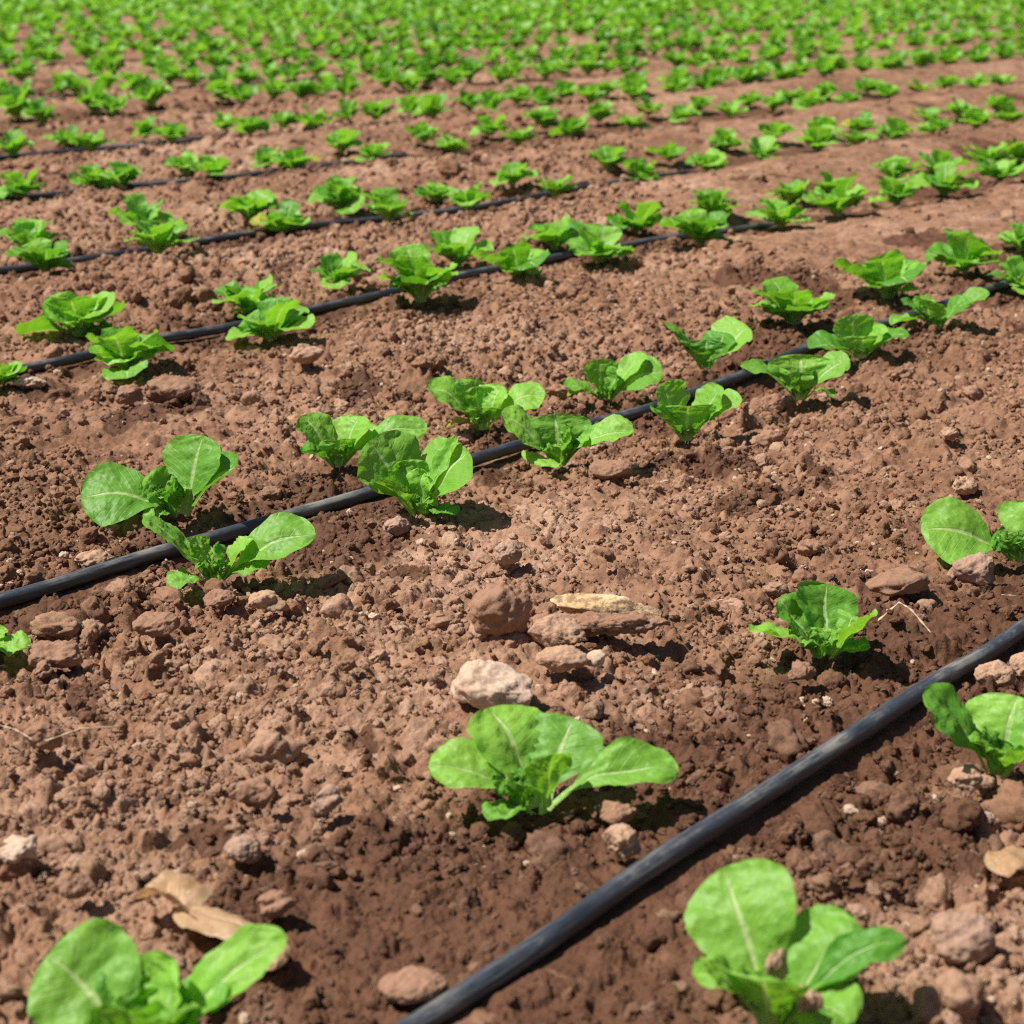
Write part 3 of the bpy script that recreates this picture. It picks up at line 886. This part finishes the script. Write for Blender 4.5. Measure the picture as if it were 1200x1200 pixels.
traced((566, 507), [
    (500, 451, .002, 44, .16, .35, 20), (540, 444, .028, 40, .06, .4, 0), (558, 453, .02, 34, .06, .5, 0), (587, 451, .018, 42, .08, .4, 0),
    (639, 460, .0, 38, .22, .5, 25), (566, 478, -.014, 38, .1, .6, 0), (523, 505, -.012, 16, .4, .3, 0, M_YELLOW)],
    'wide lettuce behind the second hose with a yellowed lower leaf', .035, 13)
traced((804, 520), [
    (778, 448, .016, 56, .08, .3, 0), (764, 482, -.012, 52, .16, .4, 0), (806, 476, -.018, 56, .10, .6, 0),
    (845, 452, .012, 44, .08, .4, 8), (870, 468, .0, 36, .2, .4, 15)],
    'dark leaved lettuce nearer than the second hose, with a curled over pale right leaf', .03, 14)
traced((710, 474), [
    (660, 450, -.006, 38, .2, .5, 5), (700, 421, .02, 40, .06, .5, 0), (722, 430, .004, 36, .08, .5, 0),
    (757, 415, .02, 28, .12, .5, 8), (777, 436, .0, 50, .18, .35, 25), (665, 465, -.012, 20, .4, .3, 0, M_YELLOW)],
    'dark tall lettuce behind the second hose, right of the yellow leaved one', .03, 15)
traced((937, 472), [
    (867, 428, .002, 28, .2, .5, 12), (938, 415, .018, 60, .06, .4, 0), (926, 436, -.014, 50, .08, .6, 0), (996, 421, .0, 34, .2, .4, 25),
    (979, 464, -.016, 20, .4, .3, 0), (950, 435, -.008, 46, .1, .6, 0)],
    'lettuce with one long left leaf reaching over second hose', .035, 16)
traced((1008, 423), [
    (947, 408, -.006, 40, .26, .4, 8), (999, 368, .018, 50, .06, .5, 0), (1012, 394, -.012, 50, .1, .6, 0), (1066, 393, -.010, 36, .22, .5, 0),
    (1035, 380, .01, 40, .1, .5, 0)],
    'sprawling lettuce with a reddish stone in front of it, right of the middle', .03, 17)
traced((1098, 387), [
    (1043, 391, -.008, 22, .4, .5, 0), (1055, 350, .018, 34, .08, .4, 0), (1083, 351, -.010, 48, .08, .5, 0), (1159, 342, .0, 28, .14, .6, 15),
    (1135, 352, .0, 42, .12, .5, 5), (1070, 350, .02, 36, .1, .5, 0)],
    'lettuce with a broad dark underside leaf, right of the sprawling one', .03, 18)
traced((826, 436), [
    (774, 376, .004, 16, .06, .8, 0), (790, 390, .004, 44, .1, .5, 0), (878, 384, .012, 62, .10, .3, 12), (806, 410, -.014, 42, .1, .6, 0),
    (828, 398, .01, 40, .08, .6, 0), (850, 390, .02, 44, .08, .4, 0)],
    'lettuce with a big crinkled right leaf, behind the second hose right of centre', .03, 19)

# ---- soil crumbs lying on the bottom right lettuce
for i, (px, py, dY, w, lab) in enumerate([(909, 1128, -.006, 22, 'tall soil crumb stuck upright on the bottom right lettuce'),
                                          (947, 1172, -.02, 27, 'rounded soil crumb on the front leaf of the bottom right lettuce')]):
    g = ground_at(905, 1212); d = ray(px, py); t = (g[1] + dY) / d[1]; m = mpp_at(g[1])
    v, f = rock_verts(900 + i, 4, 6, .7, .34, .16)
    v = v * np.array([w * m / 2, w * m / 2.4, w * m / 2 * (1.7 if i == 0 else 1.1)])
    o = mesh_obj('soil_crumb', v, f, M_TAN); o.location = (d[0] * t, d[1] * t, HCAM + d[2] * t)
    tag(o, lab, 'soil crumb')

# ---- the other lettuces marked one by one: (x, base y, width in photo px)
MARK = {
    (1, 'near'): [(1200, 345, 84)],
    (1, 'far'): [(930, 391, 98), (1040, 358, 112), (1128, 325, 84), (1196, 303, 62)],
    (2, 'near'): [(2, 448, 60), (150, 444, 100), (318, 413, 100), (494, 366, 98), (608, 341, 92), (702, 312, 82), (820, 291, 80),
                  (915, 273, 70), (980, 262, 78), (1050, 247, 64), (1106, 232, 66), (1170, 216, 62)],
    (2, 'far'): [(92, 407, 112), (292, 374, 86), (396, 341, 68), (536, 315, 80), (650, 295, 72), (743, 276, 66), (836, 260, 64),
                 (925, 241, 56), (975, 229, 54), (1046, 219, 54), (1100, 202, 56), (1154, 194, 56), (1192, 190, 50)],
    (3, 'near'): [(55, 342, 74), (186, 312, 80), (332, 274, 64), (455, 266, 70), (550, 256, 54), (650, 238, 46), (752, 221, 50),
                  (830, 206, 54), (892, 193, 50), (957, 181, 56), (1003, 173, 42), (1049, 163, 44), (1097, 154, 44), (1144, 146, 44), (1184, 138, 40)],
    (3, 'far'): [(36, 304, 74), (169, 274, 72), (294, 260, 64), (400, 248, 70), (510, 238, 46), (600, 220, 52), (712, 201, 48), (784, 188, 46),
                 (850, 179, 44), (905, 167, 44), (962, 156, 44), (1008, 152, 40), (1088, 138, 40), (1125, 131, 40), (1170, 124, 38)],
    (4, 'near'): [(24, 237, 58), (142, 223, 56), (248, 215, 58), (346, 205, 52), (436, 192, 50), (530, 181, 44), (607, 169, 42), (669, 162, 42),
                  (740, 152, 38), (798, 146, 40), (856, 135, 40), (906, 128, 38), (948, 122, 40), (993, 116, 38), (1040, 111, 36), (1077, 107, 34), (1110, 102, 36), (1143, 97, 34), (1174, 93, 34)],
    (4, 'far'): [(106, 208, 46), (216, 202, 46), (313, 192, 44), (400, 182, 46), (497, 170, 44), (574, 162, 46), (638, 153, 44), (702, 145, 42),
                 (760, 136, 40), (820, 128, 38), (877, 120, 38), (925, 113, 36), (967, 108, 36), (1018, 103, 36)],
    (5, 'near'): [(16, 190, 44), (106, 184, 48), (202, 172, 46), (294, 162, 42), (366, 151, 44), (440, 146, 42), (508, 137, 44), (578, 131, 42), (638, 122, 40), (692, 117, 38), (742, 111, 36), (792, 105, 36)],
    (5, 'far'): [(76, 172, 40), (170, 158, 38), (262, 152, 38), (332, 143, 36), (407, 136, 38), (482, 128, 38), (550, 123, 36), (606, 116, 36), (660, 110, 36), (711, 105, 34)],
}

# a few plant shapes, each with its leaves as parts; every marked plant is a copy of one of them
protos = []
for k in range(12):
    lv = rand_leaves(300 + k * 3)
    mats = [M_LEAF] * len(lv)
    if k == 7: mats[0] = M_YELLOW
    meshes = []
    ext = []
    for (V, F, U, T), i in lv:
        ext.append(V)
        me = bpy.data.meshes.new('leaf'); me.from_pydata([tuple(p) for p in V], [], F)
        me.polygons.foreach_set('use_smooth', [True] * len(F)); put_uv(me, U)
        a = me.attributes.new('tone', 'FLOAT', 'POINT'); a.data.foreach_set('value', T.astype(np.float32))
        me.materials.append(mats[i]); meshes.append(('leaf', me))
    V, F, U, T = heart_geo(.036, 900 + k)
    me = bpy.data.meshes.new('heart'); me.from_pydata([tuple(p) for p in V], [], F)
    me.polygons.foreach_set('use_smooth', [True] * len(F)); put_uv(me, U)
    a = me.attributes.new('tone', 'FLOAT', 'POINT'); a.data.foreach_set('value', T.astype(np.float32))
    me.materials.append(M_HEART); meshes.append(('heart', me))
    E = np.concatenate(ext)
    pw = .5 * (np.ptp(E[:, 0]) + np.ptp(E[:, 1])) * .96
    protos.append((meshes, pw, min(1.0, .60 * pw / E[:, 2].max())))

# joined versions, for the plants too small to show their leaves
smalls = []
for k in range(10):
    lv = rand_leaves(700 + k * 3, nu=7, nv=11)
    V, F, U, T = join([g for g, i in lv] + [heart_geo(.036, 950 + k, 5, 7, 4)])
    me = bpy.data.meshes.new('lettuce'); me.from_pydata([tuple(p) for p in V], [], F)
    me.polygons.foreach_set('use_smooth', [True] * len(F)); put_uv(me, U)
    a = me.attributes.new('tone', 'FLOAT', 'POINT'); a.data.foreach_set('value', T.astype(np.float32))
    me.materials.append(M_LEAF)
    pw = .5 * (np.ptp(V[:, 0]) + np.ptp(V[:, 1])) * .97
    smalls.append((me, pw, min(1.1, .70 * pw / V[:, 2].max())))

count = 19
taken = []
SIDE = {'near': 'near side', 'far': 'far side'}
pi = 0
for (k, side), pts in MARK.items():
    pts = sorted(pts)
    for i, (px, py, w) in enumerate(pts):
        g2 = flat_at(px, py - w * .03)                       # the troughs lie about level
        s_, q_ = float(g2 @ DIRV), float(g2 @ NRMV)
        qh = float(hose_q(k, s_)); dq = q_ - qh
        dq = float(np.clip(dq, .045, .15) if side == 'far' else np.clip(dq, -.15, -.045))
        dep = g2[1]; g2 = g2 * ((qh + dq) / q_) if abs(q_) > .1 else g2      # slide along the sight line on to its side of the hose
        g = np.array([g2[0], g2[1], float(hlow(g2[0], g2[1]))])
        m = mpp_at(g[1]); width = w * m
        taken.append((k, side, float(sq(g[:2])[0])))
        if k == 1:
            lab = ('lettuce on the near side of the second hose, cut by the right edge' if side == 'near' else
                   'lettuce on far side of the second hose, %s' % ['left of the sprawling lettuce', 'behind the sprawling lettuce', 'third from the right edge', 'rightmost, cut by the edge'][i])
        else:
            lab = 'small lettuce on the %s of the %s hose, %s from the left edge' % (SIDE[side], ORD[k], ORD[i])
        if k < 5:
            meshes, ew, zf = protos[(pi * 5 + k) % len(protos)]; pi += 1
            s = width / ew
            root = empty('lettuce', (g[0], g[1], g[2] + .003), random.uniform(0, 6.28))
            root.scale = (s, s, s * zf * random.uniform(.85, 1.12))
            for nm, me in meshes:
                o = bpy.data.objects.new(nm, me); C.objects.link(o); o.parent = root
        else:
            me, ew, zf = smalls[pi % len(smalls)]; pi += 1; s = width / ew
            root = bpy.data.objects.new('lettuce', me); C.objects.link(root)
            root.location = (g[0], g[1], g[2] + .003); root.rotation_euler = (0, 0, random.uniform(0, 6.28)); root.scale = (s, s, s * zf * random.uniform(.85, 1.12))
        tag(root, lab, 'lettuce', GROUP)
        count += 1
print('marked lettuces', count)

# ---- the rows further back
STEP = .315
rest = []          # every plant not marked: (row, side, x, y, inside)
smax = {}
for (k, side, s) in taken: smax[(k, side)] = max(smax.get((k, side), -9), s)
for k in range(0, 60):
    jit = random.uniform(0, STEP)
    sites = [-40 + jit + i * STEP + random.uniform(-.03, .03) for i in range(int(100 / STEP))]
    for side, off in (('near', -.075), ('far', .075)):
        q0 = ROWQ[k] + off
        for s in sites:
            s = s + random.uniform(-.035, .035)
            x = s * DIRV[0] + q0 * NRMV[0] + random.uniform(-.012, .012); y = s * DIRV[1] + q0 * NRMV[1] + random.uniform(-.012, .012)
            if y < .9 or y > 40 or abs(x) > .335 * y + .9: continue
            z = float(hlow(x, y))
            # where it falls in the photograph
            vx, vy, vz = x, y, z - HCAM
            dep = vy * CP - vz * SP
            px = 600 + FPX * vx / dep; py = 600 + FPX * (-(vy * SP + vz * CP)) / dep
            inside = -25 < px < 1225 and py < 1215
            if k < 5 and inside: continue
            if k == 5 and inside and s < smax[(5, side)] + STEP * .6: continue
            if k < 2 and -120 < px < 1320 and py > 300: continue
            if random.random() < .03: continue
            rest.append((k, side, x, y, z, inside, px))
cand = sorted([r for r in rest if r[5]], key=lambda r: r[3])
room = 300 - count
indiv = cand[:room]; left = cand[room:]
print('individual further back', len(indiv), 'mass', len(left), 'outside', len(rest) - len(cand))
byrow = {}
for r in indiv: byrow.setdefault((r[0], r[1]), []).append(r)
for (k, side), rs in byrow.items():
    rs.sort(key=lambda r: r[6])
    for i, (k_, s_, x, y, z, ins, px) in enumerate(rs):
        me, ew, zf = smalls[random.randrange(len(smalls))]
        s = random.uniform(.120, .160) / ew
        root = bpy.data.objects.new('lettuce', me); C.objects.link(root)
        root.location = (x, y, z + .003); root.rotation_euler = (0, 0, random.uniform(0, 6.28)); root.scale = (s, s, s * zf * random.uniform(1.0, 1.25))
        n0 = len(MARK[(k, side)]) if (k, side) in MARK else 0
        tag(root, 'tiny blurred lettuce on the %s of the %s hose, %s from the left' % (SIDE[side], ORD[k], ORD[i + n0] if i + n0 < 20 else 'number %d' % (i + n0 + 1)), 'lettuce', GROUP)

# ---- the mass of plants towards the far edge of the field: one object
lows = []
for k in range(6):
    lv = rand_leaves(1200 + k * 3, nu=5, nv=7, n=7)
    lows.append(join([g for g, i in lv]))
VV, FF, UU, TT = [], [], [], []; n = 0
FA = [np.array(l[1]) for l in lows]
for (k, side, x, y, z, ins, px) in left + [r for r in rest if not r[5]]:
    j = random.randrange(len(lows)); V, F, U, T = lows[j]
    a = random.uniform(0, 6.28); s = random.uniform(.88, 1.12) * (1.0 + .22 * min(1, max(0, (y - 9) / 8)))
    ca, sa = math.cos(a) * s, math.sin(a) * s
    VV.append(np.stack([V[:, 0] * ca - V[:, 1] * sa + x, V[:, 0] * sa + V[:, 1] * ca + y, V[:, 2] * s * random.uniform(1.15, 1.45) + z + .003], -1))
    UU.append(U); TT.append(np.clip(T + random.uniform(-.2, .2), 0, 1)); FF.append(FA[j] + n); n += len(V)
VV = np.concatenate(VV); FF = np.concatenate(FF)
me = bpy.data.meshes.new('lettuce_rows')
me.vertices.add(len(VV)); me.vertices.foreach_set('co', VV.astype(np.float32).ravel())
me.loops.add(len(FF) * 4); me.loops.foreach_set('vertex_index', FF.astype(np.int32).ravel())
me.polygons.add(len(FF)); me.polygons.foreach_set('loop_start', np.arange(0, len(FF) * 4, 4, dtype=np.int32))
me.polygons.foreach_set('use_smooth', np.ones(len(FF), bool)); me.update(calc_edges=True)
put_uv(me, np.concatenate(UU))
a = me.attributes.new('tone', 'FLOAT', 'POINT'); a.data.foreach_set('value', np.concatenate(TT).astype(np.float32))
me.materials.append(M_LEAF)
o = bpy.data.objects.new('lettuce_rows', me); C.objects.link(o)
tag(o, 'countless blurred lettuces filling the far rows along the top', None, kind='stuff')


# ------------------------------------------------------------------ dry bits on the soil
def strip(name, label, cat, pts, w, mat, lift=.004):
    """a straw: a thin tapered stalk through photo points on the ground"""
    P = []
    for i, (px, py, up) in enumerate(pts):
        g = ground_at(px, py); P.append(np.array([g[0], g[1], g[2] + lift + up]))
    P = np.array(P)
    tpar = np.linspace(0, len(P) - 1, 10 * (len(P) - 1) + 1)
    Q = np.stack([np.interp(tpar, np.arange(len(P)), P[:, c]) for c in range(3)], -1)
    T = np.gradient(Q, axis=0); T /= np.linalg.norm(T, axis=1)[:, None]
    S1 = np.cross(T, [0, 0, 1.0]); S1 /= np.linalg.norm(S1, axis=1)[:, None]; U1 = np.cross(S1, T)
    ns = 7; ang = np.linspace(0, 2 * np.pi, ns, endpoint=False); V = []
    for i in range(len(Q)):
        ww = w * (.65 + .35 * math.sin(i * 1.3)) * (1 if i not in (0, len(Q) - 1) else .5)
        for a in ang: V.append(Q[i] + ww * (math.cos(a) * S1[i] + .4 * math.sin(a) * U1[i]))
    n = len(Q)
    F = [(i * ns + j, i * ns + (j + 1) % ns, (i + 1) * ns + (j + 1) % ns, (i + 1) * ns + j) for i in range(n - 1) for j in range(ns)]
    F += [tuple(range(ns - 1, -1, -1)), tuple((n - 1) * ns + j for j in range(ns))]
    o = mesh_obj(name, V, F, mat); tag(o, label, cat)


strip('straw', 'long pale straw lying on the soil at left, beside the round clod', 'straw', [(54, 889, .004), (96, 880, .008), (142, 871, .004)], .0013, M_STRAW, .010)
strip('straw', 'thin straw running off the left edge', 'straw', [(-8, 867, .004), (20, 878, .006), (40, 887, .004)], .0010, M_STRAW, .010)
strip('straw', 'bent dry straw right of the upright lettuce', 'straw', [(1028, 742, .002), (1052, 732, .012), (1066, 738, .010), (1090, 756, .002)], .0016, M_STRAW, .010)
strip('straw', 'short pale straw near the right edge above the thick hose', 'straw', [(1172, 712, .003), (1190, 713, .003)], .0013, M_STRAW, .010)
strip('straw', 'tiny pale straw in the middle of the bare soil', 'straw', [(833, 721, .003), (852, 717, .003)], .0014, M_STRAW, .010)


def dry_leaf(label, base, tip, W, bow, cup, seed, crk=3.0, face=0, lift=.008):
    a = ground_at(*base); b = ground_at(*tip); m = mpp_at(a[1])
    b = b - a; b[2] += lift
    V, F, U, T = leaf_geo((0, 0, .012), b, W * m, bow, cup, R(face), 15, 26, crk, .25, seed, petiole=1.0)
    o = mesh_obj('dry_leaf', V, F, M_DRYLEAF, None, U, True, T); o.location = a
    tag(o, label, 'dry leaf')


dry_leaf('curled tan dry leaf behind the bottom left lettuce', (318, 1128), (208, 1078), 46, .14, -.8, 41, .5)
dry_leaf('crumpled tan dry leaf end left of the longer dry leaf', (228, 1088), (166, 1064), 46, .3, 1.3, 42, 1.0)
dry_leaf('folded tan dry leaf hanging under the tip of the bottom left lettuce', (300, 1108), (322, 1150), 34, .3, -.6, 43, .6)
dry_leaf('tan dry leaf cut by the right edge below the hose', (1215, 1020), (1156, 1030), 44, .2, -.6, 44, .6)
dry_leaf('whitish scrap of dry leaf left of the lettuce behind the crinkled one', (370, 498), (336, 496), 13, .1, -.4, 45, 1.0)

# ------------------------------------------------------------------ camera, sun and sky
cam = bpy.data.cameras.new('camera'); co = bpy.data.objects.new('camera', cam); C.objects.link(co)
co.location = (0, 0, HCAM); co.rotation_euler = (math.pi / 2 - PITCH, 0, 0)
cam.sensor_width = 36; cam.sensor_fit = 'HORIZONTAL'; cam.lens = FPX / IMG * 36; cam.clip_start = .05; cam.clip_end = 3000
cam.dof.use_dof = True
gf = ground_at(600, 640); cam.dof.focus_distance = float(gf[1] * CP + HCAM * SP); cam.dof.aperture_fstop = 10.5
sc.camera = co

AZ = R(-99)        # measured from +Y towards +X: the sun stands to the left, a little on the camera's side
EL = R(58)
sd = Vector((math.sin(AZ) * math.cos(EL), math.cos(AZ) * math.cos(EL), math.sin(EL)))
sl = bpy.data.lights.new('sun', 'SUN'); sl.energy = 5.0; sl.angle = R(.53); sl.color = (1, .955, .89)
so = bpy.data.objects.new('sun', sl); C.objects.link(so); so.rotation_euler = sd.to_track_quat('Z', 'Y').to_euler()
w = bpy.data.worlds.new('World'); sc.world = w; w.use_nodes = True
nt = w.node_tree; bg = nt.nodes['Background']
sky = nt.nodes.new('ShaderNodeTexSky'); sky.sky_type = 'NISHITA'; sky.sun_disc = False
sky.sun_elevation = EL; sky.sun_rotation = AZ
nt.links.new(sky.outputs[0], bg.inputs[0]); bg.inputs[1].default_value = .05

sc.view_settings.view_transform = 'Standard'; sc.view_settings.look = 'None'
sc.view_settings.exposure = .46; sc.view_settings.gamma = 1
sc.cycles.use_denoising = False
sc.cycles.pixel_filter_type = 'BLACKMAN_HARRIS'; sc.cycles.filter_width = 1.15
sc.cycles.diffuse_bounces = 3; sc.cycles.max_bounces = 8; sc.cycles.transparent_max_bounces = 8
